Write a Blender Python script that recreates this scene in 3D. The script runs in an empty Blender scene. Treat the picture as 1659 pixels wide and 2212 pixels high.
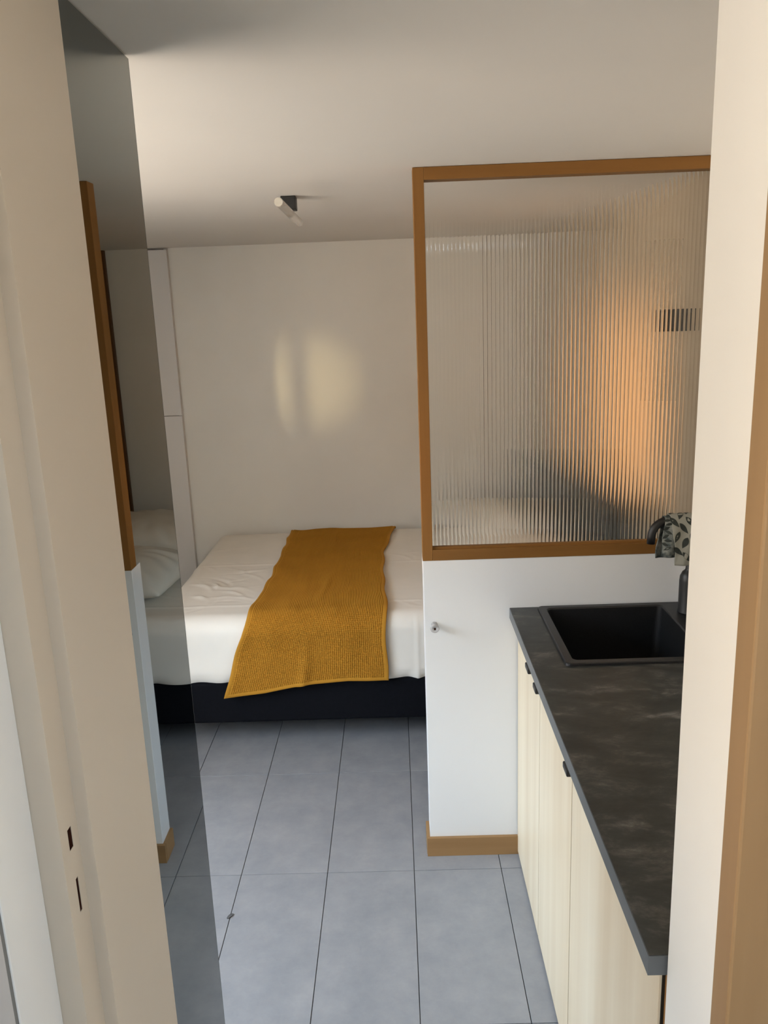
import bpy, bmesh, math, random
import numpy as np
from mathutils import Matrix, Vector
random.seed(4)
scene = bpy.context.scene
col = scene.collection

# ------------------------------------------------------------------ camera
A, B, G, FPX, CAMH = 1.3332, 0.0184, -0.0380, 1763.56, 1.7730
cam_data = bpy.data.cameras.new('camera')
cam_data.sensor_fit = 'HORIZONTAL'; cam_data.sensor_width = 36.0
cam_data.lens = 36.0 * FPX / 1659.0
cam_data.clip_start = 0.02
cam = bpy.data.objects.new('camera', cam_data); col.objects.link(cam)
Rm = Matrix.Rotation(B, 4, 'Z') @ Matrix.Rotation(A, 4, 'X') @ Matrix.Rotation(G, 4, 'Z')
cam.matrix_world = Matrix.Translation((0, 0, CAMH)) @ Rm
scene.camera = cam

# ------------------------------------------------------------------ colour management
scene.view_settings.view_transform = 'Standard'
scene.view_settings.look = 'None'
scene.view_settings.gamma = 1.0
scene.view_settings.use_curve_mapping = False
scene.view_settings.exposure = 0.0

# ------------------------------------------------------------------ world: evening sky, warm ground
world = bpy.data.worlds.new('evening_sky'); scene.world = world
world.use_nodes = True
nt = world.node_tree; nt.nodes.clear()
tc = nt.nodes.new('ShaderNodeTexCoord'); sep = nt.nodes.new('ShaderNodeSeparateXYZ')
ramp = nt.nodes.new('ShaderNodeValToRGB'); mp = nt.nodes.new('ShaderNodeMapRange')
bg = nt.nodes.new('ShaderNodeBackground'); wo = nt.nodes.new('ShaderNodeOutputWorld')
nt.links.new(tc.outputs['Generated'], sep.inputs[0]); nt.links.new(sep.outputs['Z'], mp.inputs['Value'])
mp.inputs['From Min'].default_value = -1; mp.inputs['From Max'].default_value = 1
nt.links.new(mp.outputs[0], ramp.inputs[0]); nt.links.new(ramp.outputs[0], bg.inputs[0]); nt.links.new(bg.outputs[0], wo.inputs[0])
cr = ramp.color_ramp
cr.elements[0].position = 0.25; cr.elements[0].color = (0.67, 0.57, 0.47, 1)
cr.elements[1].position = 1.0; cr.elements[1].color = (0.58, 0.77, 1.0, 1)
for pos, c in ((0.44, (0.67, 0.555, 0.435)), (0.50, (0.36, 0.30, 0.235)), (0.59, (0.20, 0.185, 0.165)), (0.665, (0.78, 0.94, 1.12))):
    e = cr.elements.new(pos); e.color = (*c, 1)
bg.inputs[1].default_value = 16.5

# ------------------------------------------------------------------ lamps: low sun through the window, daylight through it and added hall openings
def lamp(name, kind, loc, target, energy, color, **kw):
    d = bpy.data.lights.new(name, kind); d.energy = energy; d.color = color
    for k, v in kw.items(): setattr(d, k, v)
    o = bpy.data.objects.new(name, d); col.objects.link(o); o.location = loc
    o.rotation_euler = (Vector(target) - Vector(loc)).to_track_quat('-Z', 'Y').to_euler()
    return o
def portal(name, loc, target, sx, sy):
    o = lamp(name, 'AREA', loc, target, 1, (1, 1, 1), shape='RECTANGLE', size=sx, size_y=sy)
    o.data.cycles.is_portal = True
    return o
portal('window_daylight', (-2.11, 1.53, 1.525), (5, 1.53, 1.525), 1.74, 1.15)
portal('hall_added_sidelight', (-0.63, 0.20, 1.425), (5, 0.20, 1.425), 0.60, 1.35)  # unseen hall opening added to brighten the wall end right of the doorway
portal('hall_added_toplight', (0.30, -0.50, 2.26), (0.30, -0.50, -3), 0.5, 0.5)  # unseen roof opening added for cool light on the left door casing
lamp('low_sun', 'SPOT', (-7.2, -1.10, 1.06), (0.95, 3.45, 1.34), 5200, (1.0, 0.50, 0.17), spot_size=math.radians(8.0), spot_blend=1.0, shadow_soft_size=0.12)
lamp('low_sun_glint', 'SPOT', (-4.10, -3.30, 1.62), (-0.47, 4.60, 1.42), 700, (1.0, 0.80, 0.40), spot_size=math.radians(4.4), spot_blend=1.0, shadow_soft_size=0.07)

# ------------------------------------------------------------------ materials
def mat(name, color, rough=0.6, metal=0.0, spec=0.5, var=0.0, vscale=8.0, bump=0.0, bscale=60.0, stretch=(1, 1, 1), color2=None, detail=4.0):
    m = bpy.data.materials.new(name); m.use_nodes = True
    t = m.node_tree; p = t.nodes['Principled BSDF']
    p.inputs['Base Color'].default_value = (*color, 1); p.inputs['Roughness'].default_value = rough
    p.inputs['Metallic'].default_value = metal; p.inputs['Specular IOR Level'].default_value = spec
    g = t.nodes.new('ShaderNodeTexCoord'); mpn = t.nodes.new('ShaderNodeMapping')
    t.links.new(g.outputs['Object'], mpn.inputs[0]); mpn.inputs['Scale'].default_value = stretch
    if var > 0 or color2:
        n = t.nodes.new('ShaderNodeTexNoise'); n.inputs['Scale'].default_value = vscale; n.inputs['Detail'].default_value = detail
        t.links.new(mpn.outputs[0], n.inputs['Vector'])
        r = t.nodes.new('ShaderNodeValToRGB')
        c2 = color2 or tuple(min(1, c * (1 + var)) for c in color)
        c1 = color if color2 else tuple(c * (1 - var) for c in color)
        r.color_ramp.elements[0].position = 0.35; r.color_ramp.elements[0].color = (*c1, 1)
        r.color_ramp.elements[1].position = 0.68; r.color_ramp.elements[1].color = (*c2, 1)
        t.links.new(n.outputs[0], r.inputs[0]); t.links.new(r.outputs[0], p.inputs['Base Color'])
    if bump > 0:
        n2 = t.nodes.new('ShaderNodeTexNoise'); n2.inputs['Scale'].default_value = bscale; n2.inputs['Detail'].default_value = 3
        t.links.new(mpn.outputs[0], n2.inputs['Vector'])
        b = t.nodes.new('ShaderNodeBump'); b.inputs['Strength'].default_value = bump; b.inputs['Distance'].default_value = 0.004
        t.links.new(n2.outputs[0], b.inputs['Height']); t.links.new(b.outputs[0], p.inputs['Normal'])
    return m
def wood(name, c1, c2, axis, rough=0.5, scale=14.0):
    s = [1.0, 1.0, 1.0]; s['xyz'.index(axis)] = 0.06
    return mat(name, c1, rough, spec=0.3, color2=c2, vscale=scale, stretch=tuple(s), bump=0.06, bscale=40, detail=6)

M_WALL = mat('white_wall_paint', (0.82, 0.795, 0.735), 0.42, var=0.02, vscale=3, bump=0.03, bscale=120)
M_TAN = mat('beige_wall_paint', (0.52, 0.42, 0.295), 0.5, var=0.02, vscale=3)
M_CREAM = mat('cream_wall_paint', (0.84, 0.83, 0.79), 0.45, var=0.02, vscale=3)
M_CEIL = mat('ceiling_paint', (0.80, 0.775, 0.725), 0.8, var=0.015, vscale=2)
M_PART = mat('white_satin_panel', (0.84, 0.84, 0.84), 0.35, var=0.01, vscale=2)
M_JAMB = mat('beige_frame_paint', (0.64, 0.56, 0.46), 0.45, var=0.02, vscale=3)
M_GLOSSW = mat('white_gloss_paint', (0.86, 0.87, 0.87), 0.2, var=0.01, vscale=2)
M_GREYSHADE = mat('grey_shade_strip', (0.16, 0.165, 0.17), 0.4, var=0.02, vscale=3)
M_GROUT = mat('dark_grout', (0.035, 0.036, 0.04), 0.9, var=0.1)
M_OAKX = wood('oak_along_x', (0.22, 0.098, 0.022), (0.30, 0.145, 0.038), 'x')
M_OAKY = wood('oak_along_y', (0.22, 0.098, 0.022), (0.30, 0.145, 0.038), 'y')
M_OAKZ = wood('oak_along_z', (0.22, 0.098, 0.022), (0.30, 0.145, 0.038), 'z')
M_SKX = wood('oak_skirting_x', (0.30, 0.17, 0.072), (0.38, 0.225, 0.10), 'x')
M_SKY = wood('oak_skirting_y', (0.30, 0.17, 0.072), (0.38, 0.225, 0.10), 'y')
M_JOAK = wood('pale_oak_jamb', (0.27, 0.165, 0.078), (0.33, 0.21, 0.105), 'z')
M_DARKOAK = wood('dark_oak', (0.10, 0.045, 0.014), (0.15, 0.07, 0.025), 'z')
M_BIRCH = wood('pale_birch', (0.69, 0.57, 0.40), (0.80, 0.70, 0.53), 'z', 0.45, 9.0)
M_CARCSHADE = mat('carcass_seam_shade', (0.03, 0.025, 0.02), 0.9, spec=0.05, var=0.1)  # carcass coloured near-black to put shade into the door seams
M_BLACK = mat('matt_black', (0.012, 0.012, 0.013), 0.45, var=0.1)
M_BLACKM = mat('black_metal', (0.008, 0.008, 0.0085), 0.42, var=0.1, bump=0.03, bscale=400)
M_SINK = mat('black_composite', (0.010, 0.010, 0.011), 0.38, var=0.3, vscale=300, bump=0.10, bscale=900)
M_STEEL = mat('drain_steel', (0.35, 0.35, 0.36), 0.3, 1.0, var=0.05)
M_SHEET = mat('white_cotton', (0.88, 0.84, 0.765), 0.85, var=0.02, vscale=6, bump=0.10, bscale=14)
M_PILLOW = mat('white_pillowcase', (0.88, 0.86, 0.78), 0.85, var=0.02, vscale=6, bump=0.45, bscale=11)
M_BASE = mat('black_bed_fabric', (0.004, 0.0045, 0.007), 0.9, spec=0.15, var=0.15, vscale=80, bump=0.1, bscale=300)
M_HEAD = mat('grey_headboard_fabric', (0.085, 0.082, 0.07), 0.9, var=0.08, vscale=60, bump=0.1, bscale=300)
M_THROW = mat('mustard_waffle_cotton', (0.50, 0.235, 0.026), 0.9, var=0.04, vscale=9, spec=0.2)
M_CUP = mat('white_cupboard_paint', (0.74, 0.72, 0.70), 0.5, var=0.01, vscale=2)
M_GAP = mat('dark_gap', (0.03, 0.025, 0.02), 0.9, var=0.1)
M_RECSHADE = mat('dark_recess_shade_and_screw', (0.030, 0.012, 0.008), 1.0, spec=0.0, var=0.2, vscale=30)  # brown recess with the pocket shade in its colour; also the knob screw

def stone_mat():
    m = bpy.data.materials.new('dark_stone_laminate'); m.use_nodes = True
    t = m.node_tree; p = t.nodes['Principled BSDF']; p.inputs['Roughness'].default_value = 0.42
    g = t.nodes.new('ShaderNodeTexCoord'); mpn = t.nodes.new('ShaderNodeMapping'); t.links.new(g.outputs['Object'], mpn.inputs[0])
    mpn.inputs['Rotation'].default_value = (0, 0, 0.5); mpn.inputs['Scale'].default_value = (1.0, 2.0, 1.0)
    n = t.nodes.new('ShaderNodeTexNoise'); n.inputs['Scale'].default_value = 7; n.inputs['Detail'].default_value = 10; n.inputs['Roughness'].default_value = 0.72; n.inputs['Distortion'].default_value = 0.25
    t.links.new(mpn.outputs[0], n.inputs['Vector'])
    r = t.nodes.new('ShaderNodeValToRGB'); t.links.new(n.outputs[0], r.inputs[0])
    E_ = r.color_ramp.elements
    E_[0].position = 0.38; E_[0].color = (0.018, 0.020, 0.019, 1); E_[1].position = 0.70; E_[1].color = (0.20, 0.195, 0.175, 1)
    x = E_.new(0.52); x.color = (0.032, 0.035, 0.032, 1); x = E_.new(0.60); x.color = (0.075, 0.070, 0.062, 1)
    t.links.new(r.outputs[0], p.inputs['Base Color'])
    return m
M_STONE = stone_mat()
M_EDGE = mat('grey_edge_laminate', (0.10, 0.108, 0.115), 0.4, var=0.15, vscale=12)

def tile_mat():
    m = bpy.data.materials.new('grey_porcelain_tile'); m.use_nodes = True
    t = m.node_tree; p = t.nodes['Principled BSDF']; p.inputs['Roughness'].default_value = 0.38
    g = t.nodes.new('ShaderNodeTexCoord'); oi = t.nodes.new('ShaderNodeObjectInfo')
    va = t.nodes.new('ShaderNodeVectorMath'); va.operation = 'ADD'
    t.links.new(g.outputs['Object'], va.inputs[0])
    sc_ = t.nodes.new('ShaderNodeVectorMath'); sc_.operation = 'SCALE'; sc_.inputs[3].default_value = 3.7
    t.links.new(oi.outputs['Location'], sc_.inputs[0]); t.links.new(sc_.outputs[0], va.inputs[1])
    n = t.nodes.new('ShaderNodeTexNoise'); n.inputs['Scale'].default_value = 9; n.inputs['Detail'].default_value = 9; n.inputs['Roughness'].default_value = 0.68
    t.links.new(va.outputs[0], n.inputs['Vector'])
    r = t.nodes.new('ShaderNodeValToRGB'); t.links.new(n.outputs[0], r.inputs[0])
    r.color_ramp.elements[0].position = 0.30; r.color_ramp.elements[0].color = (0.250, 0.262, 0.285, 1)
    r.color_ramp.elements[1].position = 0.74; r.color_ramp.elements[1].color = (0.345, 0.350, 0.365, 1)
    t.links.new(r.outputs[0], p.inputs['Base Color'])
    return m
M_TILE = tile_mat()

def glass_mat(name, color=(1, 1, 1), rough=0.0, ior=1.45):
    m = bpy.data.materials.new(name); m.use_nodes = True
    p = m.node_tree.nodes['Principled BSDF']
    p.inputs['Base Color'].default_value = (*color, 1); p.inputs['Roughness'].default_value = rough
    p.inputs['Transmission Weight'].default_value = 1.0; p.inputs['IOR'].default_value = ior
    return m
M_FLUTE = glass_mat('fluted_glass', (0.985, 0.99, 0.98), 0.03)
M_OPAL = glass_mat('frosted_tube', (0.97, 0.96, 0.94), 0.45, 1.12)
M_ACRYL = glass_mat('milky_acrylic', (0.86, 0.84, 0.83), 0.18, 1.3)
M_ACRYL.node_tree.nodes['Principled BSDF'].inputs['Transmission Weight'].default_value = 0.55
M_CLEAR = glass_mat('clear_glass', (0.98, 0.98, 0.97), 0.08)
def mirror_mat():
    m = bpy.data.materials.new('smoked_mirror'); m.use_nodes = True
    p = m.node_tree.nodes['Principled BSDF']; p.inputs['Base Color'].default_value = (0.155, 0.165, 0.155, 1)
    p.inputs['Metallic'].default_value = 1; p.inputs['Roughness'].default_value = 0.01
    return m
M_MIRROR = mirror_mat()

def towel_mat():
    m = bpy.data.materials.new('leaf_print_cotton'); m.use_nodes = True
    p = m.node_tree.nodes['Principled BSDF']; p.inputs['Base Color'].default_value = (0.30, 0.295, 0.25, 1); p.inputs['Roughness'].default_value = 0.9
    return m
M_TOWEL = towel_mat()
M_TFOLD = mat('towel_fold_print', (0.045, 0.060, 0.060), 0.9, vscale=55, color2=(0.30, 0.31, 0.28))
M_LEAF = mat('dark_green_print', (0.030, 0.036, 0.031), 0.9, var=0.15, vscale=60)

# ------------------------------------------------------------------ helpers
def link(o, parent=None):
    col.objects.link(o)
    if parent: o.parent = parent
    return o
def tag(o, label=None, cat=None, group=None, kind=None):
    if label: o['label'] = label
    if cat: o['category'] = cat
    if group: o['group'] = group
    if kind: o['kind'] = kind
    return o
def empty(name, loc=(0, 0, 0)):
    o = bpy.data.objects.new(name, None); o.location = loc; o.empty_display_size = 0.1
    return link(o)
def mesh_obj(name, verts, faces, m, parent=None, smooth=False, origin=None):
    me = bpy.data.meshes.new(name)
    if origin: verts = [(v[0] - origin[0], v[1] - origin[1], v[2] - origin[2]) for v in verts]
    me.from_pydata([tuple(v) for v in verts], [], faces); me.update()
    if smooth:
        me.polygons.foreach_set('use_smooth', [True] * len(me.polygons))
    me.materials.append(m)
    o = bpy.data.objects.new(name, me)
    if origin: o.location = origin
    link(o)
    if parent:
        o.parent = parent; o.matrix_parent_inverse = Matrix.Translation(-parent.location)
    return o
def bm_box(bm, a, b, bevel=0.0, seg=2):
    a, b = [min(p, q) for p, q in zip(a, b)], [max(p, q) for p, q in zip(a, b)]
    c = Vector([(p + q) / 2 for p, q in zip(a, b)]); s = [q - p for p, q in zip(a, b)]
    r = bmesh.ops.create_cube(bm, size=1.0, matrix=Matrix.Translation(c) @ Matrix.Diagonal((*s, 1)))
    if bevel > 0:
        es = set()
        for v in r['verts']: es.update(v.link_edges)
        bmesh.ops.bevel(bm, geom=list(es), offset=bevel, segments=seg, profile=0.5, affect='EDGES')
def bm_obj(name, bm, m, parent=None, smooth=False):
    bmesh.ops.recalc_face_normals(bm, faces=bm.faces)
    me = bpy.data.meshes.new(name); bm.to_mesh(me); bm.free(); me.materials.append(m)
    if smooth: me.polygons.foreach_set('use_smooth', [True] * len(me.polygons))
    o = bpy.data.objects.new(name, me); link(o)
    if parent:
        o.parent = parent; o.matrix_parent_inverse = Matrix.Translation(-parent.location)
    return o
def box(name, a, b, m, parent=None, bevel=0.0, seg=2):
    bm = bmesh.new(); bm_box(bm, a, b, bevel, seg); return bm_obj(name, bm, m, parent)
def boxes(name, lst, m, parent=None, bevel=0.0):
    bm = bmesh.new()
    for a, b in lst: bm_box(bm, a, b, bevel)
    return bm_obj(name, bm, m, parent)
def tube(name, pts, r, m, parent=None, seg=20, caps=True):
    pts = [Vector(p) for p in pts]; V = []; Fc = []
    rs = r if isinstance(r, (list, tuple)) else [r] * len(pts)
    up = Vector((0, 1, 0)); n = None
    for i, p in enumerate(pts):
        t = (pts[min(i + 1, len(pts) - 1)] - pts[max(i - 1, 0)]).normalized()
        if n is None:
            n = t.cross(up if abs(t.dot(up)) < 0.9 else Vector((1, 0, 0))).normalized()
        else:
            n = (n - t * n.dot(t)).normalized()
        b = t.cross(n)
        for k in range(seg):
            a = 2 * math.pi * k / seg
            V.append(p + (n * math.cos(a) + b * math.sin(a)) * rs[i])
    for i in range(len(pts) - 1):
        for k in range(seg):
            Fc.append((i * seg + k, i * seg + (k + 1) % seg, (i + 1) * seg + (k + 1) % seg, (i + 1) * seg + k))
    if caps:
        Fc.append(tuple(range(seg - 1, -1, -1))); Fc.append(tuple((len(pts) - 1) * seg + k for k in range(seg)))
    o = mesh_obj(name, V, Fc, m, parent)
    me = o.data
    for pl in me.polygons: pl.use_smooth = len(pl.vertices) == 4
    return o
def lathe(name, prof, center, axis, m, parent=None, seg=32):
    """prof: (radius, distance along axis) pairs"""
    ax = Vector(axis).normalized(); u = ax.orthogonal().normalized(); w = ax.cross(u); C0 = Vector(center)
    V = []; Fc = []
    for r, d in prof:
        for k in range(seg):
            a = 2 * math.pi * k / seg
            V.append(C0 + ax * d + (u * math.cos(a) + w * math.sin(a)) * max(r, 1e-5))
    for i in range(len(prof) - 1):
        for k in range(seg):
            Fc.append((i * seg + k, i * seg + (k + 1) % seg, (i + 1) * seg + (k + 1) % seg, (i + 1) * seg + k))
    Fc.append(tuple(range(seg - 1, -1, -1))); Fc.append(tuple((len(prof) - 1) * seg + k for k in range(seg)))
    bm = bmesh.new(); me = bpy.data.meshes.new('t'); me.from_pydata([tuple(v) for v in V], [], Fc); bm.from_mesh(me)
    bpy.data.meshes.remove(me)
    o = bm_obj(name, bm, m, parent)
    for pl in o.data.polygons: pl.use_smooth = len(pl.vertices) == 4
    return o
def struct(o, label, cat='wall'):
    return tag(o, label, cat, kind='structure')

# ------------------------------------------------------------------ room dimensions
CZ = 2.162           # ceiling
XL, XR = -2.0, 0.95  # left wall (window), right wall
YB = 4.60            # back wall
YF = 0.64            # near end of the left bay
PX, PY0, PY1, PZ = 0.069, 2.403, 2.490, 1.032   # low partition
MX, MY = -0.381, 1.342                          # mirror plane and its far edge

# ------------------------------------------------------------------ structure
fl = box('floor', (XL - 0.1, -1.6, -0.06), (1.05, YB + 0.1, -0.004), M_GROUT)
struct(fl, 'grey rectangular porcelain floor tiles with thin dark joints', 'floor')
TW, TL_, TX0, TY0, GAP = 0.2841, 0.60, 0.0118, 2.3221, 0.0022
bm = bmesh.new(); bm_box(bm, (-TW / 2 + GAP / 2, -TL_ / 2 + GAP / 2, -0.008), (TW / 2 - GAP / 2, TL_ / 2 - GAP / 2, 0.0), 0.0006, 1)
tile_me = bpy.data.meshes.new('tile'); bm.to_mesh(tile_me); bm.free(); tile_me.materials.append(M_TILE)
for i in range(-7, 4):
    for j in range(-6, 4):
        cx, cy = TX0 + (i + 0.5) * TW, TY0 + (j + 0.5) * TL_
        if cx > XR + 0.02 or cx < XL - 0.02 or cy < -1.5 or cy > YB + 0.1: continue
        if cx < -0.75 and cy < -0.2: continue
        t_ = bpy.data.objects.new('tile', tile_me); t_.location = (cx, cy, 0); link(t_, fl)

struct(boxes('ceiling', [((XL - 0.1, -0.25, CZ), (1.05, YB + 0.1, CZ + 0.08)), ((XL - 0.1, -1.6, CZ), (1.05, -0.75, CZ + 0.08)), ((XL - 0.1, -0.75, CZ), (0.05, -0.25, CZ + 0.08)), ((0.55, -0.75, CZ), (1.05, -0.25, CZ + 0.08))], M_CEIL), 'plain white ceiling', 'ceiling')
struct(box('wall_back', (XL - 0.1, YB, 0), (1.05, YB + 0.1, CZ), M_WALL), 'white painted wall behind the bed')
struct(boxes('wall_right', [((XR, -1.5, 0), (1.05, PY1, CZ))], M_WALL), 'white side wall behind the kitchen worktop')
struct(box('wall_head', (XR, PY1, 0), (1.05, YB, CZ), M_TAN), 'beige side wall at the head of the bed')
WY0, WY1, WZ0, WZ1 = 0.66, 2.40, 0.95, 2.10
struct(boxes('wall_left', [((XL - 0.1, YF - 0.1, 0), (XL, WY0, CZ)), ((XL - 0.1, WY1, 0), (XL, YB, CZ)), ((XL - 0.1, WY0, 0), (XL, WY1, WZ0)), ((XL - 0.1, WY0, WZ1), (XL, WY1, CZ))], M_WALL), 'white side wall with the window, hidden past the mirror')
struct(box('wall_shade_step', (XL, 2.45, 0), (-1.60, YB, CZ), M_WALL), 'added unseen white wall step past the bed foot, shading the back wall')  # unseen wall step added to keep window light off the back wall
struct(box('wall_front', (XL, YF - 0.1, 0), (-0.56, YF, CZ), M_WALL), 'white wall closing the window bay')
struct(boxes('wall_hall', [((-0.62, -1.5, 0), (-0.56, -0.10, CZ)), ((-0.62, 0.50, 0), (-0.56, 0.98, CZ)), ((-0.62, -0.10, 0), (-0.56, 0.50, 0.75)), ((-0.62, -0.10, 2.1), (-0.56, 0.50, CZ)), ((-0.62, -1.6, 0), (1.05, -1.5, CZ)), ((-0.56, 0.658, 0), (-0.40, 0.978, CZ))], M_WALL), 'white walls of the entrance hall')
struct(box('wall_entrance', (0.36, 0.80, 0), (XR, 0.978, CZ), M_CREAM), 'white wall end on the right of the doorway')

# window (outside the view, lets the daylight in)
win = boxes('window_1', [((XL - 0.08, WY0, WZ0), (XL - 0.02, WY0 + 0.05, WZ1)), ((XL - 0.08, WY1 - 0.05, WZ0), (XL - 0.02, WY1, WZ1)),
                         ((XL - 0.08, WY0 + 0.05, WZ0), (XL - 0.02, WY1 - 0.05, WZ0 + 0.05)), ((XL - 0.08, WY0 + 0.05, WZ1 - 0.05), (XL - 0.02, WY1 - 0.05, WZ1))], M_GLOSSW)
struct(win, 'white window frame in the side wall', 'window')
for y in (1.24, 1.82):
    box('mullion', (XL - 0.07, y - 0.02, WZ0 + 0.05), (XL - 0.03, y + 0.02, WZ1 - 0.05), M_GLOSSW, win)

# left door frame with strike pockets
jx = -0.362
HOLES = [(1.229, 1.254, 0.757, 0.767), (1.150, 1.192, 0.7605, 0.7665)]
L = [((-0.40, 0.782, 0), (-0.347, 0.978, CZ)), ((-0.40, 0.739, 0), (-0.382, 0.782, CZ))]
L += [((-0.382, 0.739, 0), (jx, 0.782, 1.150)), ((-0.382, 0.739, 1.192), (jx, 0.782, 1.229)), ((-0.382, 0.739, 1.254), (jx, 0.782, CZ))]
for z0, z1, y0, y1 in HOLES:
    L += [((-0.382, 0.739, z0), (jx, y0, z1)), ((-0.382, y1, z0), (jx, 0.782, z1))]
jamb = struct(boxes('door_1', L, M_JAMB), 'beige door frame with latch pockets on the left of the doorway', 'door frame')
for z0, z1, y0, y1 in HOLES:
    box('latch_shade_fill', (-0.3819, y0, z0), (-0.3626, y1, z1), M_RECSHADE, jamb)  # near-flush dark fill; the shade inside the pocket is put into its colour
struct(box('trim_1', (-0.40, 0.658, 0), (-0.388, 0.7389, CZ), M_GLOSSW, bevel=0.0015), 'white gloss casing strip beside the left door frame', 'trim')
struct(box('trim_2', (0.3555, 0.775, 0), (0.42, 0.82, CZ), M_JOAK, bevel=0.003), 'oak door jamb at the right edge of the doorway', 'trim')

struct(box('trim_3', (-0.559, 0.652, 0), (-0.3895, 0.6578, CZ), M_GREYSHADE), 'added grey strip shading the wall at the far left edge of the doorway', 'trim')  # added strip; the shade on this wall face is put into its grey
# low partition
part = box('wall_partition', (PX, PY0, 0), (XR, PY1, PZ), M_PART, bevel=0.0015)
struct(part, 'low white partition wall below the fluted glass screen')
struct(box('baseboard_front', (PX - 0.010, PY0 - 0.012, 0), (0.372, PY0, 0.068), M_SKX, bevel=0.001), 'oak skirting board on the front of the low partition', 'baseboard')
struct(box('baseboard_end', (PX - 0.011, PY0 + 0.0005, 0), (PX, PY1, 0.068), M_SKY, bevel=0.001), 'short oak skirting board around the end of the low partition', 'baseboard')

# stub wall carrying the mirror
struct(box('wall_mirror', (MX - 0.060, 0.978, 0), (MX - 0.006, MY - 0.004, CZ), M_WALL), 'short wall behind the smoked mirror')
mir = empty('wall_mirror_panel', (MX, 1.16, 0))
tag(mir, 'tall smoked mirror panel reaching the ceiling on the left', 'mirror')
box('mirror_glass', (MX - 0.005, 0.980, 0.005), (MX, MY - 0.0015, CZ - 0.004), M_MIRROR, mir)
box('mirror_edge', (MX - 0.005, MY - 0.0014, 0.005), (MX, MY, CZ - 0.004), M_BLACK, mir)

# ------------------------------------------------------------------ glazed screen on the partition
scr = empty('glass_screen', (0.5, PY0, PZ))
tag(scr, 'oak framed fluted glass screen standing on the low partition', 'screen')
FD0, FD1, FW = PY0 - 0.002, PY0 + 0.050, 0.031
box('stile', (PX, FD0, PZ), (PX + FW, FD1, CZ - 0.001), M_OAKZ, scr, bevel=0.0012)
box('stile', (XR - FW, FD0, PZ), (XR - 0.001, FD1, CZ - 0.001), M_OAKZ, scr, bevel=0.0012)
box('top_rail', (PX + FW, FD0, CZ - 0.034), (XR - FW, FD1, CZ - 0.001), M_OAKX, scr, bevel=0.0012)
br = box('bottom_rail', (PX + FW, FD0, PZ), (XR - FW, FD1, PZ + 0.034), M_OAKX, scr, bevel=0.0012)
box('glazing_bead', (PX + FW, PY0 + 0.008, PZ + 0.034), (XR - FW, PY0 + 0.017, PZ + 0.041), M_OAKX, br)
# fluted pane: flat back, one convex flute per pitch on the front
gx0, gx1, gz0, gz1 = PX + FW + 0.0005, XR - FW - 0.0005, PZ + 0.0345, CZ - 0.0345
NF = 71; pitch = (gx1 - gx0) / NF; yb_ = PY0 + 0.0225; yf_ = PY0 + 0.0185; SAG = 0.00095; S = 10
R_ = ((pitch / 2) ** 2 + SAG ** 2) / (2 * SAG)
V = []; Fc = []
for k in range(NF):
    b0 = len(V)
    for s in range(S + 1):
        x = -pitch / 2 + pitch * s / S
        y = yf_ - (math.sqrt(R_ * R_ - x * x) - (R_ - SAG))
        xx = gx0 + (k + 0.5) * pitch + x
        V.append((xx, y, gz0)); V.append((xx, y, gz1))
    for s in range(S):
        a = b0 + 2 * s; Fc.append((a, a + 2, a + 3, a + 1))
b0 = len(V)
V += [(gx0, yb_, gz0), (gx0, yb_, gz1), (gx1, yb_, gz0), (gx1, yb_, gz1)]
Fc.append((b0, b0 + 1, b0 + 3, b0 + 2))
pane = mesh_obj('fluted_pane', V, Fc, M_FLUTE, scr)
for pl in pane.data.polygons: pl.use_smooth = pl.index < NF * S

# clear knob on the partition
kn = empty('clear_knob', (0.100, PY0, 0.822)); tag(kn, 'small clear acrylic knob screwed to the white partition', 'knob')
kc = (0.100, PY0, 0.822)
lathe('knob_body', [(0.0105, 0.0), (0.0105, 0.006), (0.0085, 0.012), (0.0085, 0.020), (0.0130, 0.026), (0.0140, 0.032), (0.0125, 0.036), (0.0060, 0.0365), (0.0045, 0.034)], kc, (0, -1, 0), M_ACRYL, kn)
lathe('knob_screw', [(0.0030, 0.0342), (0.0030, 0.0372), (0.0015, 0.0376)], kc, (0, -1, 0), M_RECSHADE, kn, seg=16)

# ------------------------------------------------------------------ bed
BX0, BX1, BY0, BY1 = -1.045, 0.876, 3.125, 4.535
bed = empty('bed', ((BX0 + BX1) / 2, (BY0 + BY1) / 2, 0)); tag(bed, 'low double bed with white sheet and black fabric base', 'bed')
box('bed_base', (BX0 + 0.01, BY0 + 0.015, 0.115), (BX1, BY1, 0.302), M_BASE, bed, bevel=0.012)
for x in (BX0 + 0.30, BX1 - 0.12):
    for y in (BY0 + 0.52, BY1 - 0.12):
        lathe('leg', [(0.022, 0.0), (0.026, 0.16)], (x, y, 0), (0, 0, 1), M_BLACK, bed, seg=16)

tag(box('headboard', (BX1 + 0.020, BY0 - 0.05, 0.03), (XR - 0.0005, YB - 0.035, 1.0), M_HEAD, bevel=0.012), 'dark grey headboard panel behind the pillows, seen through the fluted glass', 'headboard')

def vnoise(x, y, seed):
    rs = np.random.RandomState(seed); g = rs.rand(64, 64)
    xi = np.floor(x).astype(int); yi = np.floor(y).astype(int); fx = x - xi; fy = y - yi
    fx = fx * fx * (3 - 2 * fx); fy = fy * fy * (3 - 2 * fy)
    a = g[xi % 64, yi % 64]; b = g[(xi + 1) % 64, yi % 64]; c_ = g[xi % 64, (yi + 1) % 64]; d = g[(xi + 1) % 64, (yi + 1) % 64]
    return (a * (1 - fx) + b * fx) * (1 - fy) + (c_ * (1 - fx) + d * fx) * fy - 0.5

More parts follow.
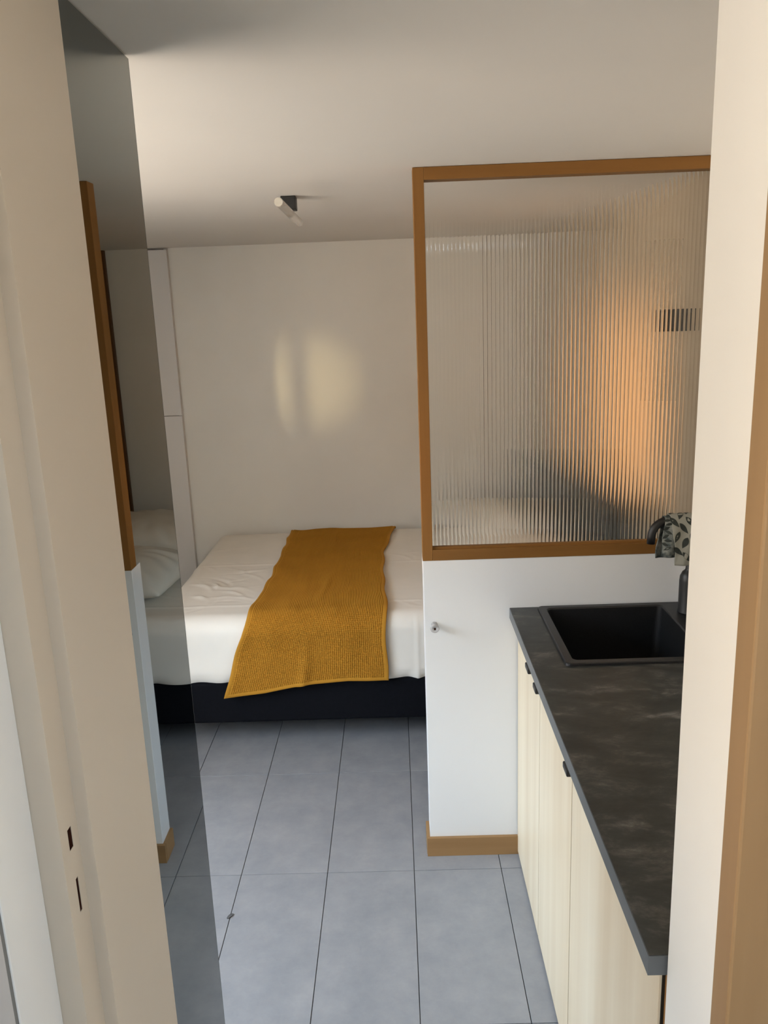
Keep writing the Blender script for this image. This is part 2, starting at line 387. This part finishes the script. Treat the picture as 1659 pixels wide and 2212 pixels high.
MZ0, MZ1, MR = 0.296, 0.588, 0.075      # mattress bottom, top, edge roundness
def mattress():
    nx, ny, nz = 230, 170, 40
    # unfold: top grid continued down the four sides, with corners rounded by projection on a rounded box
    hx, hy, hz = (BX1 - BX0) / 2, (BY1 - BY0) / 2, (MZ1 - MZ0) / 2
    cx, cy, cz = (BX0 + BX1) / 2, (BY0 + BY1) / 2, (MZ0 + MZ1) / 2
    bm = bmesh.new()
    V = []; idx = {}; Fc = []
    def vid(p):
        k = (round(p[0], 5), round(p[1], 5), round(p[2], 5))
        if k not in idx: idx[k] = len(V); V.append(k)
        return idx[k]
    ux = np.linspace(-hx, hx, nx + 1); uy = np.linspace(-hy, hy, ny + 1); uz = np.linspace(-hz, hz, nz + 1)
    for i in range(nx):
        for j in range(ny):
            Fc.append((vid((ux[i], uy[j], hz)), vid((ux[i + 1], uy[j], hz)), vid((ux[i + 1], uy[j + 1], hz)), vid((ux[i], uy[j + 1], hz))))
        for k in range(nz):
            Fc.append((vid((ux[i], -hy, uz[k])), vid((ux[i + 1], -hy, uz[k])), vid((ux[i + 1], -hy, uz[k + 1])), vid((ux[i], -hy, uz[k + 1]))))
            Fc.append((vid((ux[i], hy, uz[k])), vid((ux[i], hy, uz[k + 1])), vid((ux[i + 1], hy, uz[k + 1])), vid((ux[i + 1], hy, uz[k]))))
    for j in range(ny):
        for k in range(nz):
            Fc.append((vid((-hx, uy[j], uz[k])), vid((-hx, uy[j], uz[k + 1])), vid((-hx, uy[j + 1], uz[k + 1])), vid((-hx, uy[j + 1], uz[k]))))
            Fc.append((vid((hx, uy[j], uz[k])), vid((hx, uy[j + 1], uz[k])), vid((hx, uy[j + 1], uz[k + 1])), vid((hx, uy[j], uz[k + 1]))))
    bm.free()
    P = np.array(V)
    r = np.array([MR, MR, MR])
    core = np.clip(P, [-hx + MR, -hy + MR, -hz + 0.03], [hx - MR, hy - MR, hz - MR])
    d = P - core
    n = np.linalg.norm(d, axis=1, keepdims=True); n[n < 1e-9] = 1
    dirn = d / n
    m_ = np.max(np.abs(d), axis=1, keepdims=True)
    Q = core + dirn * np.minimum(m_, MR) * 1.0
    W = Q + [cx, cy, cz]
    N = dirn
    x, y, z = W[:, 0], W[:, 1], W[:, 2]
    top = np.clip((dirn[:, 2] - 0.3) / 0.5, 0, 1); front = np.clip((-dirn[:, 1] - 0.3) / 0.5, 0, 1)
    disp = 0.010 * vnoise(x * 2.2 + 9, y * 2.2 + z * 2, 3) + 0.004 * vnoise(x * 6 + 3, y * 6 + z * 6, 5)
    # short crossing creases beside the throw and by the pillows
    rw = random.Random(12)
    def creases(cx_, cy_, sx_, sy_, n_, amp):
        out = 0
        for _ in range(n_):
            px, py = cx_ + rw.gauss(0, sx_), cy_ + rw.gauss(0, sy_); an = rw.choice((0.3, 0.75, 2.5, 2.8)) + rw.gauss(0, 0.25)
            ln, wd = rw.uniform(0.03, 0.09), rw.uniform(0.006, 0.012)
            da = (x - px) * math.cos(an) + (y - py) * math.sin(an); db = -(x - px) * math.sin(an) + (y - py) * math.cos(an) - 3 * da * da
            out = out + rw.uniform(-0.6, 1.0) * amp * np.exp(-(da / ln) ** 2 - (db / wd) ** 2)
        return out
    disp += top * (creases(-0.80, 3.52, 0.07, 0.13, 30, 0.0095) + creases(0.15, 3.5, 0.12, 0.3, 18, 0.004) + creases(-0.9, 3.9, 0.1, 0.3, 10, 0.002))
    # packing creases
    def ridge(t, w, a): return a * np.exp(-(t / w) ** 2)
    disp += top * ridge(y - 3.86 - 0.01 * np.sin(x * 5), 0.006, 0.0035)
    disp += top * ridge(y - 3.29 - 0.02 * vnoise(x * 4, x * 0 + 2, 4), 0.006, 0.004)
    disp += front * ridge(x + 0.90 - 0.02 * (z - 0.4), 0.005, 0.003) + front * ridge(x - 0.06, 0.006, 0.003)
    disp += front * 0.010 * vnoise(x * 5 + z * 9, z * 6 - x * 2, 12) * np.clip((0.50 - z) / 0.15, 0, 1)
    # lower hem tucked in with small gathers
    low = np.clip((MZ0 + 0.05 - z) / 0.05, 0, 1)
    disp += -0.010 * low + low * 0.006 * np.sin(x * 40 + 6 * vnoise(x * 8, y * 8, 7))
    W = W + N * disp[:, None]
    return [tuple(p) for p in W], Fc
mv, mf = mattress()
mesh_obj('mattress', mv, mf, M_SHEET, bed, smooth=True)

# pillows at the head of the bed
def pillow(name, label, c, sx, sy, th, rz, tilt, seed, group=None):
    n = 60; V = []; Fc = []
    u = np.linspace(-1, 1, n + 1); U, Wv = np.meshgrid(u, u, indexing='ij')
    edge = (1 - np.abs(U) ** 2.6) * (1 - np.abs(Wv) ** 2.6); edge = np.clip(edge, 0, 1) ** 0.45
    pin = 1 - 0.07 * (np.abs(Wv) ** 2) * 0 - 0.06 * (1 - np.abs(U) ** 2) * (np.abs(Wv) > 2)
    X = U * sx / 2 * (1 - 0.05 * (1 - Wv ** 2) * np.abs(U) ** 4); Y = Wv * sy / 2 * (1 - 0.05 * (1 - U ** 2) * np.abs(Wv) ** 4)
    ang = np.arctan2(Wv, U); rad = np.hypot(U, Wv)
    wr = 0.014 * np.sin(ang * 13 + 5 * vnoise(U * 2 + 7, Wv * 2 + 7, seed)) * np.clip(rad - 0.35, 0, 1) * edge
    wr += 0.020 * vnoise(U * 2.5 + 20, Wv * 2.5 + 20, seed + 1) * edge
    for sgn in (1, -1):
        Z = sgn * th / 2 * edge * (1.0 if sgn > 0 else 0.75) + wr * (1 if sgn > 0 else 0.2)
        for i in range(n + 1):
            for j in range(n + 1): V.append((X[i, j], Y[i, j], Z[i, j]))
    m1 = (n + 1) ** 2
    for i in range(n):
        for j in range(n):
            a = i * (n + 1) + j; q = (a, a + n + 1, a + n + 2, a + 1)
            Fc.append(q); Fc.append(tuple(m1 + t for t in reversed(q)))
    o = mesh_obj(name, V, Fc, M_PILLOW, smooth=True)
    bm = bmesh.new(); bm.from_mesh(o.data); bmesh.ops.remove_doubles(bm, verts=bm.verts, dist=0.0005); bm.to_mesh(o.data); bm.free()
    o.location = c; o.rotation_euler = (tilt[0], tilt[1], rz)
    return tag(o, label, 'pillow', group)
pillow('pillow', 'white pillow at the near side of the bed head', (0.535, 3.55, 0.672), 0.61, 0.54, 0.19, 0.10, (0.0, -0.06), 21, 'pillows at the bed head')
pillow('pillow', 'white creased pillow against the back wall at the bed head', (0.535, 4.165, 0.682), 0.62, 0.56, 0.20, -0.06, (0.06, -0.06), 31, 'pillows at the bed head')

# mustard waffle throw
def throw():
    ncx, ncy, sub = 80, 222, 4
    nu, nv = ncx * sub, ncy * sub
    u = np.linspace(0, 1, nu + 1); v = np.linspace(0, 1, nv + 1)
    # path along the bed: top from the far edge forward, round the front edge, down the front
    ytop0, yfr = 4.500, BY0
    L1 = ytop0 - (yfr + MR); L2 = MR * math.pi / 2
    lk = np.array([0.0, 0.3, 0.55, 0.72, 0.82, 0.90, 1.0])
    xl = np.interp(v, lk, [-0.615, -0.607, -0.612, -0.628, -0.645, -0.695, -0.752])
    xr = np.interp(v, lk, [-0.020, -0.080, -0.078, -0.066, -0.060, -0.068, -0.066])
    # smooth the side lines
    ker = np.hanning(91); ker /= ker.sum()
    sm = lambda a: np.convolve(np.pad(a, 45, mode='edge'), ker, mode='valid')
    xl = sm(xl) + 0.004 * np.sin(v * 41); xr = sm(xr) + 0.004 * np.sin(v * 33 + 1)
    drop = np.interp(u, [0, 0.25, 0.5, 0.75, 1.0], [0.262, 0.245, 0.213, 0.204, 0.206])
    U, Vv = np.meshgrid(u, v, indexing='ij')
    X = xl[None, :] * (1 - U) + xr[None, :] * U
    tot = L1 + L2 + drop[:, None]
    s = Vv * tot
    off = 0.007
    r = MR + off
    th = np.clip((s - L1) / MR, 0, math.pi / 2)
    Y = np.where(s < L1, ytop0 - s, yfr + MR - r * np.sin(th))
    Z = np.where(s < L1, MZ1 + off, MZ1 - MR + r * np.cos(th))
    Z = np.where(s > L1 + L2, MZ1 - MR - (s - L1 - L2), Z)
    NY = -np.sin(th) * (s >= L1); NZ = np.where(s < L1, 1.0, np.cos(th))
    # far end sinks over the rounded far edge
    Z -= np.clip((Y - 4.46) / 0.04, 0, 1) ** 2 * 0.018
    # soft folds
    fold = 0.010 * vnoise(X * 5 + 3, Y * 3 + Z * 3, 41) + 0.006 * vnoise(X * 13, Y * 5 + Z * 5, 42) + 0.005
    fold += 0.011 * np.exp(-((U - 0.48) / 0.035) ** 2) * np.clip((Vv - 0.86) / 0.12, 0, 1)
    fold += 0.005 * np.exp(-((U - 0.55 + 0.2 * (Vv - 0.5)) / 0.03) ** 2) * np.exp(-((Vv - 0.62) / 0.12) ** 2)
    fold += 0.006 * np.exp(-(U / 0.06) ** 2) * np.sin(Vv * 60) * 0.5
    # hanging edge flares out a little
    flare = np.clip((s - L1 - L2) / 0.25, 0, 1) * 0.012
    # waffle relief: raised grid
    cu, cv = U * ncx, Vv * ncy
    du = np.abs(cu - np.round(cu)); dv = np.abs(cv - np.round(cv))
    waf = 0.0060 * np.maximum(np.clip(1 - du / 0.36, 0, 1), np.clip(1 - dv / 0.36, 0, 1))
    hem = np.minimum(np.minimum(U * ncx, (1 - U) * ncx) / 2.2, np.minimum(Vv * ncy, (1 - Vv) * ncy) / 2.2)
    waf = np.where(hem < 1, 0.0026 + 0.0016 * np.sin(np.clip(hem, 0, 1) * math.pi), waf)
    rr = fold + flare + waf
    Y = Y + NY * rr; Z = Z + NZ * rr
    P = np.stack([X, Y, Z], -1).reshape(-1, 3)
    i = np.arange(nu)[:, None]; j = np.arange(nv)[None, :]
    a = (i * (nv + 1) + j).ravel()
    F4 = np.stack([a, a + 1, a + nv + 2, a + nv + 1], -1)
    # underside, slightly lower, so the cloth has thickness
    NN = np.stack([np.zeros_like(X), NY, NZ], -1).reshape(-1, 3)
    Pb = P - NN * (waf.reshape(-1, 1) + 0.0018)
    nP = len(P)
    ring = list(range(0, nv)) + [k * (nv + 1) + nv for k in range(nu)] + [nu * (nv + 1) + nv - k for k in range(nv)] + [(nu - k) * (nv + 1) for k in range(nu)]
    ring = np.array(ring); nx_ = np.roll(ring, -1)
    side = np.stack([ring, ring + nP, nx_ + nP, nx_], -1)
    Fall = np.concatenate([F4, F4[:, ::-1] + nP, side])
    Pall = np.concatenate([P, Pb])
    me = bpy.data.meshes.new('bed_throw')
    me.vertices.add(len(Pall)); me.vertices.foreach_set('co', Pall.astype(np.float32).ravel())
    me.loops.add(len(Fall) * 4); me.loops.foreach_set('vertex_index', Fall.astype(np.int32).ravel())
    me.polygons.add(len(Fall)); me.polygons.foreach_set('loop_start', np.arange(0, len(Fall) * 4, 4, dtype=np.int32))
    me.update(calc_edges=True); me.validate()
    me.polygons.foreach_set('use_smooth', [True] * len(me.polygons))
    me.materials.append(M_THROW)
    o = link(bpy.data.objects.new('bed_throw', me))
    tag(o, 'mustard yellow waffle weave throw laid across the white bed', 'throw')
throw()

# ------------------------------------------------------------------ kitchen run
CT, CB = 0.871, 0.838            # worktop top and underside
CX, CY0, CY1 = 0.336, 0.986, PY0 - 0.001
SX0, SX1, SY0, SY1 = 0.418, 0.930, 1.960, 2.392    # sink rim
hx0, hx1, hy0, hy1 = SX0 + 0.02, SX1 - 0.02, SY0 + 0.02, SY1 - 0.02
wt = boxes('worktop', [((CX, CY0, CB), (XR - 0.001, hy0, CT)), ((CX, hy1, CB), (XR - 0.001, CY1, CT)), ((CX, hy0, CB), (hx0, hy1, CT)), ((hx1, hy0, CB), (XR - 0.001, hy1, CT))], M_STONE)
tag(wt, 'dark grey stone look worktop running along the kitchen cabinets', 'worktop')
box('edge_strip', (CX - 0.0015, CY0 - 0.0015, CB), (CX, CY1, CT - 0.0008), M_EDGE, wt)
box('edge_strip', (CX, CY0 - 0.0015, CB), (XR - 0.002, CY0, CT - 0.0008), M_EDGE, wt)
sink = empty('kitchen_sink', ((SX0 + SX1) / 2, (SY0 + SY1) / 2, CT)); tag(sink, 'square black composite sink set into the dark worktop', 'sink')
def rrect(x0, x1, y0, y1, r, n=6):
    out = []
    for cx, cy, a0 in ((x1 - r, y1 - r, 0), (x0 + r, y1 - r, 90), (x0 + r, y0 + r, 180), (x1 - r, y0 + r, 270)):
        for k in range(n + 1):
            a = math.radians(a0 + 90 * k / n); out.append((cx + r * math.cos(a), cy + r * math.sin(a)))
    return out
bx0, bx1, by0, by1 = SX0 + 0.026, 0.792, SY0 + 0.026, SY1 - 0.024
loops = [(SX0, SX1, SY0, SY1, 0.014, CT + 0.0004), (SX0 + 0.001, SX1 - 0.001, SY0 + 0.001, SY1 - 0.001, 0.014, CT + 0.006), (SX0 + 0.004, SX1 - 0.004, SY0 + 0.004, SY1 - 0.004, 0.012, CT + 0.008),
         (bx0 - 0.003, bx1 + 0.003, by0 - 0.003, by1 + 0.003, 0.016, CT + 0.0075), (bx0, bx1, by0, by1, 0.016, CT + 0.003),
         (bx0 + 0.006, bx1 - 0.008, by0 + 0.006, by1 - 0.006, 0.022, CT - 0.17), (bx0 + 0.03, bx1 - 0.03, by0 + 0.03, by1 - 0.03, 0.03, CT - 0.185),
         ((bx0 + bx1) / 2 - 0.045, (bx0 + bx1) / 2 + 0.045, (by0 + by1) / 2 - 0.045, (by0 + by1) / 2 + 0.045, 0.0449, CT - 0.188)]
V = []; Fc = []; n_ = 28
for x0, x1, y0, y1, r, z in loops: V += [(p[0], p[1], z) for p in rrect(x0, x1, y0, y1, r)]
for i in range(len(loops) - 1):
    for k in range(n_): Fc.append((i * n_ + k, i * n_ + (k + 1) % n_, (i + 1) * n_ + (k + 1) % n_, (i + 1) * n_ + k))
Fc.append(tuple((len(loops) - 1) * n_ + k for k in range(n_)))
mesh_obj('basin', V, Fc, M_SINK, sink)
lathe('drain', [(0.040, -0.1875), (0.040, -0.1855), (0.032, -0.185), (0.030, -0.1865)], ((bx0 + bx1) / 2, (by0 + by1) / 2, CT), (0, 0, 1), M_STEEL, sink)

# cabinets
FXX = 0.3605   # door faces
seams = [CY0 + 0.022, 1.604, 2.006, PY0 - 0.003]
descs = ['pale birch base cabinet with two black pulls next to the low partition', 'pale birch base cabinet in the middle of the kitchen run', 'pale birch base cabinet nearest to the doorway']
hand = [[(2.009, 2.054), (2.134, 2.186)], [(1.608, 1.652)], []]
bounds = [(seams[2], seams[3]), (seams[1], seams[2]), (seams[0], seams[1])]
for (y0, y1), lab, hs in zip(bounds, descs, hand):
    cb = empty('base_cabinet', (0.65, (y0 + y1) / 2, 0)); tag(cb, lab, 'cabinet', 'birch base cabinets under the worktop')
    ztop = 0.66 if y1 > 2.0 else CB - 0.002
    c_parts = [((0.382, y0 + 0.0005, 0.02), (XR - 0.002, y0 + 0.016, CB - 0.16 if y1 > 1.9 else CB - 0.001)), ((0.382, y1 - 0.016, 0.02), (XR - 0.002, y1 - 0.0005, CB - 0.16 if y1 > 1.9 else CB - 0.001)),
               ((0.382, y0 + 0.016, 0.02), (XR - 0.002, y1 - 0.016, 0.04)), ((XR - 0.012, y0 + 0.016, 0.04), (XR - 0.002, y1 - 0.016, 0.66))]
    c_parts += [((FXX + 0.004, y0 + 0.0002, 0.02), (0.382, y0 + 0.0024, CB - 0.02)), ((FXX + 0.004, y1 - 0.0024, 0.02), (0.382, y1 - 0.0002, CB - 0.02))]  # dark filler strips added behind the doors to shade the seams
    boxes('carcass', c_parts, M_CARCSHADE, cb)
    dr = box('door', (FXX, y0 + 0.0030, 0.012), (FXX + 0.019, y1 - 0.0030, CB - 0.012), M_BIRCH, cb, bevel=0.0008)
    for a, b in hs:
        box('pull', (FXX - 0.012, a, 0.770), (FXX, b, 0.786), M_BLACK, dr, bevel=0.003)
ep = box('end_panel', (0.368, CY0 + 0.002, 0.0), (XR - 0.002, CY0 + 0.020, CB - 0.001), M_OAKZ)
tag(ep, 'narrow oak end panel under the near end of the worktop', 'panel')

# tap
FXc, FYc = 0.850, 2.300
tap = empty('kitchen_tap', (FXc, FYc, CT)); tag(tap, 'black kitchen tap with curved spout behind the sink', 'tap')
lathe('tap_body', [(0.030, 0.0082), (0.030, 0.012), (0.0285, 0.016), (0.0285, 0.105), (0.027, 0.120), (0.021, 0.133), (0.0135, 0.140), (0.0125, 0.145), (0.0125, 0.262)], (FXc, FYc, CT), (0, 0, 1), M_BLACKM, tap)
sp = [(FXc, FYc, CT + 0.255), (FXc, FYc, CT + 0.275)]
for k in range(1, 7):
    a = math.radians(90 * k / 6); sp.append((FXc - 0.016 * (1 - math.cos(a)), FYc, CT + 0.275 + 0.016 * math.sin(a)))
zs = CT + 0.291
sp = [(FXc, FYc, CT + 0.25), (FXc, FYc, zs - 0.012), (FXc - 0.004, FYc, zs - 0.004), (FXc - 0.012, FYc, zs)]
sp += [(FXc - 0.03, FYc, zs), (FXc - 0.07, FYc, zs)]
for k in range(1, 10):
    a = math.radians(88 * k / 9); sp.append((FXc - 0.070 - 0.047 * math.sin(a), FYc, zs - 0.047 * (1 - math.cos(a))))
sp.append((sp[-1][0] - 0.001, FYc, zs - 0.068))
tube('spout', sp, 0.0118, M_BLACKM, tap, seg=24)
box('lever', (FXc + 0.012, FYc - 0.006, CT + 0.135), (FXc + 0.06, FYc + 0.006, CT + 0.143), M_BLACKM, tap, bevel=0.003)

# tea towel hung over the spout
def towel_z(s, side): pass
tw = empty('tea_towel', (FXc - 0.03, FYc, zs)); tag(tw, 'leaf printed tea towel hung over the black tap spout', 'towel')
tz = zs + 0.0135
def towel_point(x, s, layer):
    """s: signed arc length across the spout (negative = far side, positive = near side), layer pushes outwards"""
    r = 0.0135 + layer; arc = r * math.pi / 2
    sg = 1 if s >= 0 else -1; a = abs(s)
    if a < arc:
        t = a / r; return Vector((x, FYc - sg * r * math.sin(t), zs + r * math.cos(t)))
    d = a - arc
    bulge = 0.012 * math.sin(min(d / 0.12, 1) * math.pi * 0.8) + 0.004 * math.sin(x * 120 + d * 30) * min(1, d / 0.03)
    return Vector((x, FYc - sg * (r + bulge), zs - d))
def towel_layer(name, x0, x1, s0, s1, layer, skew):
    n, m_ = 40, 40; V = []; Fc = []
    for i in range(n + 1):
        for j in range(m_ + 1):
            s = s0 + (s1 - s0) * j / m_
            x = x0 + (x1 - x0) * i / n + skew * abs(s) + 0.002 * math.sin(s * 70 + i * 0.3)
            V.append(towel_point(x, s, layer))
    for i in range(n):
        for j in range(m_):
            a = i * (m_ + 1) + j; Fc.append((a, a + 1, a + m_ + 2, a + m_ + 1))
    o = mesh_obj(name, V, Fc, M_TOWEL if name == 'towel_front' else M_TFOLD, tw, smooth=True)
    md = o.modifiers.new('thickness', 'SOLIDIFY'); md.thickness = 0.0025; md.offset = 0
    return o
towel_layer('towel_fold', FXc - 0.083, FXc + 0.010, -0.140, 0.118, 0.0, -0.10)
front = towel_layer('towel_front', FXc - 0.071, FXc + 0.016, -0.120, 0.160, 0.006, 0.12)
# printed leaves: thin shapes lying on the cloth
def leaf(cx, cs, ang, ln, wd):
    V = []; n = 10
    pts = []
    for k in range(n + 1):
        t = k / n; w = wd * math.sin(math.pi * t ** 0.8)
        pts.append((t, w))
    ring = [(t, w) for t, w in pts] + [(t, -w) for t, w in reversed(pts[1:-1])]
    P = []
    for t, w in ring:
        lx = (t - 0.5) * ln; P.append((cx + lx * math.cos(ang) - w * math.sin(ang), cs + lx * math.sin(ang) + w * math.cos(ang)))
    V = [towel_point(x + 0.12 * abs(s), s, 0.0079) for x, s in P]
    mesh_obj('leaf_print', V, [tuple(range(len(V)))], M_LEAF, front)
rs = random.Random(3)
for row in range(4):
    for k in range(4):
        s = -0.008 + row * 0.042 + (k % 2) * 0.018; x = FXc - 0.062 + k * 0.021 + rs.uniform(-0.002, 0.002)
        if s > 0.138: continue
        leaf(x, s, (1.0 if row % 2 else 2.0) + rs.uniform(-0.2, 0.2), 0.037, 0.0075)
rs2 = random.Random(9)
def fold_leaf(x, s, ang):
    P = []
    for k in range(9):
        t = k / 8; P.append((t, 0.004 * math.sin(math.pi * t)))
    ring = P + [(t, -w) for t, w in reversed(P[1:-1])]
    V = []
    for t, w in ring:
        lx = (t - 0.5) * 0.022; xx = x + lx * math.cos(ang) - w * math.sin(ang); ss = s + lx * math.sin(ang) + w * math.cos(ang)
        V.append(towel_point(xx - 0.10 * abs(ss), ss, 0.0019))
    mesh_obj('leaf_print', V, [tuple(range(len(V)))], M_LEAF, front)
for k in range(8):
    fold_leaf(FXc - 0.076 + (k % 2) * 0.007, 0.020 + k * 0.0115, rs2.uniform(-0.6, 0.6))

# ------------------------------------------------------------------ tube lamps
cl = empty('ceiling_tube_lamp', (-0.33, 2.87, CZ)); tag(cl, 'clear glass tube lamp on a black box fixed to the ceiling', 'lamp', 'clear tube lamps on black boxes')
box('lamp_box', (-0.353, 2.84, CZ - 0.044), (-0.304, 2.889, CZ - 0.0005), M_BLACK, cl, bevel=0.002)
ty = (2.545, 3.10); tzc = CZ - 0.0575; txc = -0.322
gt = tube('glass_tube', [(txc, ty[0], tzc), (txc, ty[1], tzc)], 0.0132, M_OPAL, cl)
lathe('tube_cap', [(0.0125, 0), (0.0125, 0.003)], (txc, ty[0] - 0.004, tzc), (0, 1, 0), mat('frosted_cap', (0.60, 0.57, 0.50), 0.4, var=0.02), gt)
wl = empty('wall_tube_lamp', (XR, 2.747, 1.72)); tag(wl, 'upright clear tube lamp on a black box behind the fluted glass', 'lamp', 'clear tube lamps on black boxes')
box('lamp_box', (XR - 0.055, 2.722, 1.684), (XR - 0.0005, 2.772, 1.754), M_BLACK, wl, bevel=0.002)
tube('glass_tube', [(XR - 0.072, 2.745, 1.46), (XR - 0.072, 2.745, 1.97)], 0.0155, M_OPAL, wl)

# ------------------------------------------------------------------ cupboard by the back wall, corner batten
cu = empty('wall_cupboard', (-1.28, YB, 0)); tag(cu, 'tall white cupboard with stacked doors left of the bed', 'cupboard')
box('carcass', (-1.599, YB - 0.016, 0.0), (-1.196, YB - 0.0005, CZ - 0.004), M_CUP, cu)
box('shadow_gap', (-1.598, YB - 0.0175, 0.02), (-1.215, YB - 0.016, CZ - 0.006), M_GAP, cu)
for z0, z1 in ((0.0, 1.2605), (1.2635, 2.152)):
    box('door', (-1.599, YB - 0.034, z0), (-1.196, YB - 0.016, z1), M_CUP, cu, bevel=0.001)
bt = box('corner_batten', (0.775, YB - 0.030, 0.03), (0.795, YB - 0.0005, CZ - 0.001), M_DARKOAK)
tag(bt, 'slim dark wood batten on the back wall by the bed head', 'batten')

lx, ly = -0.557, 2.131
V = []; Fc = []
for i in range(7):
    t = i / 6; w = 0.0055 * math.sin(math.pi * (0.12 + 0.80 * t)); zc = 0.0012 + 0.002 * math.sin(t * 3)
    px, py = lx - 0.007 + 0.016 * t, ly - 0.010 + 0.020 * t
    for k in (-1, 0, 1): V.append((px + 0.7 * w * k, py - 0.7 * w * k, zc + (0.0012 if k else 0)))
    for k in (1, 0, -1): V.append((px + 0.7 * w * k, py - 0.7 * w * k, zc - 0.0008 + (0.0012 if k else 0)))
for i in range(6):
    for k in range(6): Fc.append((i * 6 + k, i * 6 + (k + 1) % 6, (i + 1) * 6 + (k + 1) % 6, (i + 1) * 6 + k))
Fc += [tuple(range(5, -1, -1)), tuple(36 + k for k in range(6))]
tag(mesh_obj('dry_leaf', V, Fc, mat('dry_grey_leaf', (0.10, 0.10, 0.10), 0.9, var=0.1)), 'tiny grey leaf fragment lying on a floor tile joint', 'leaf')
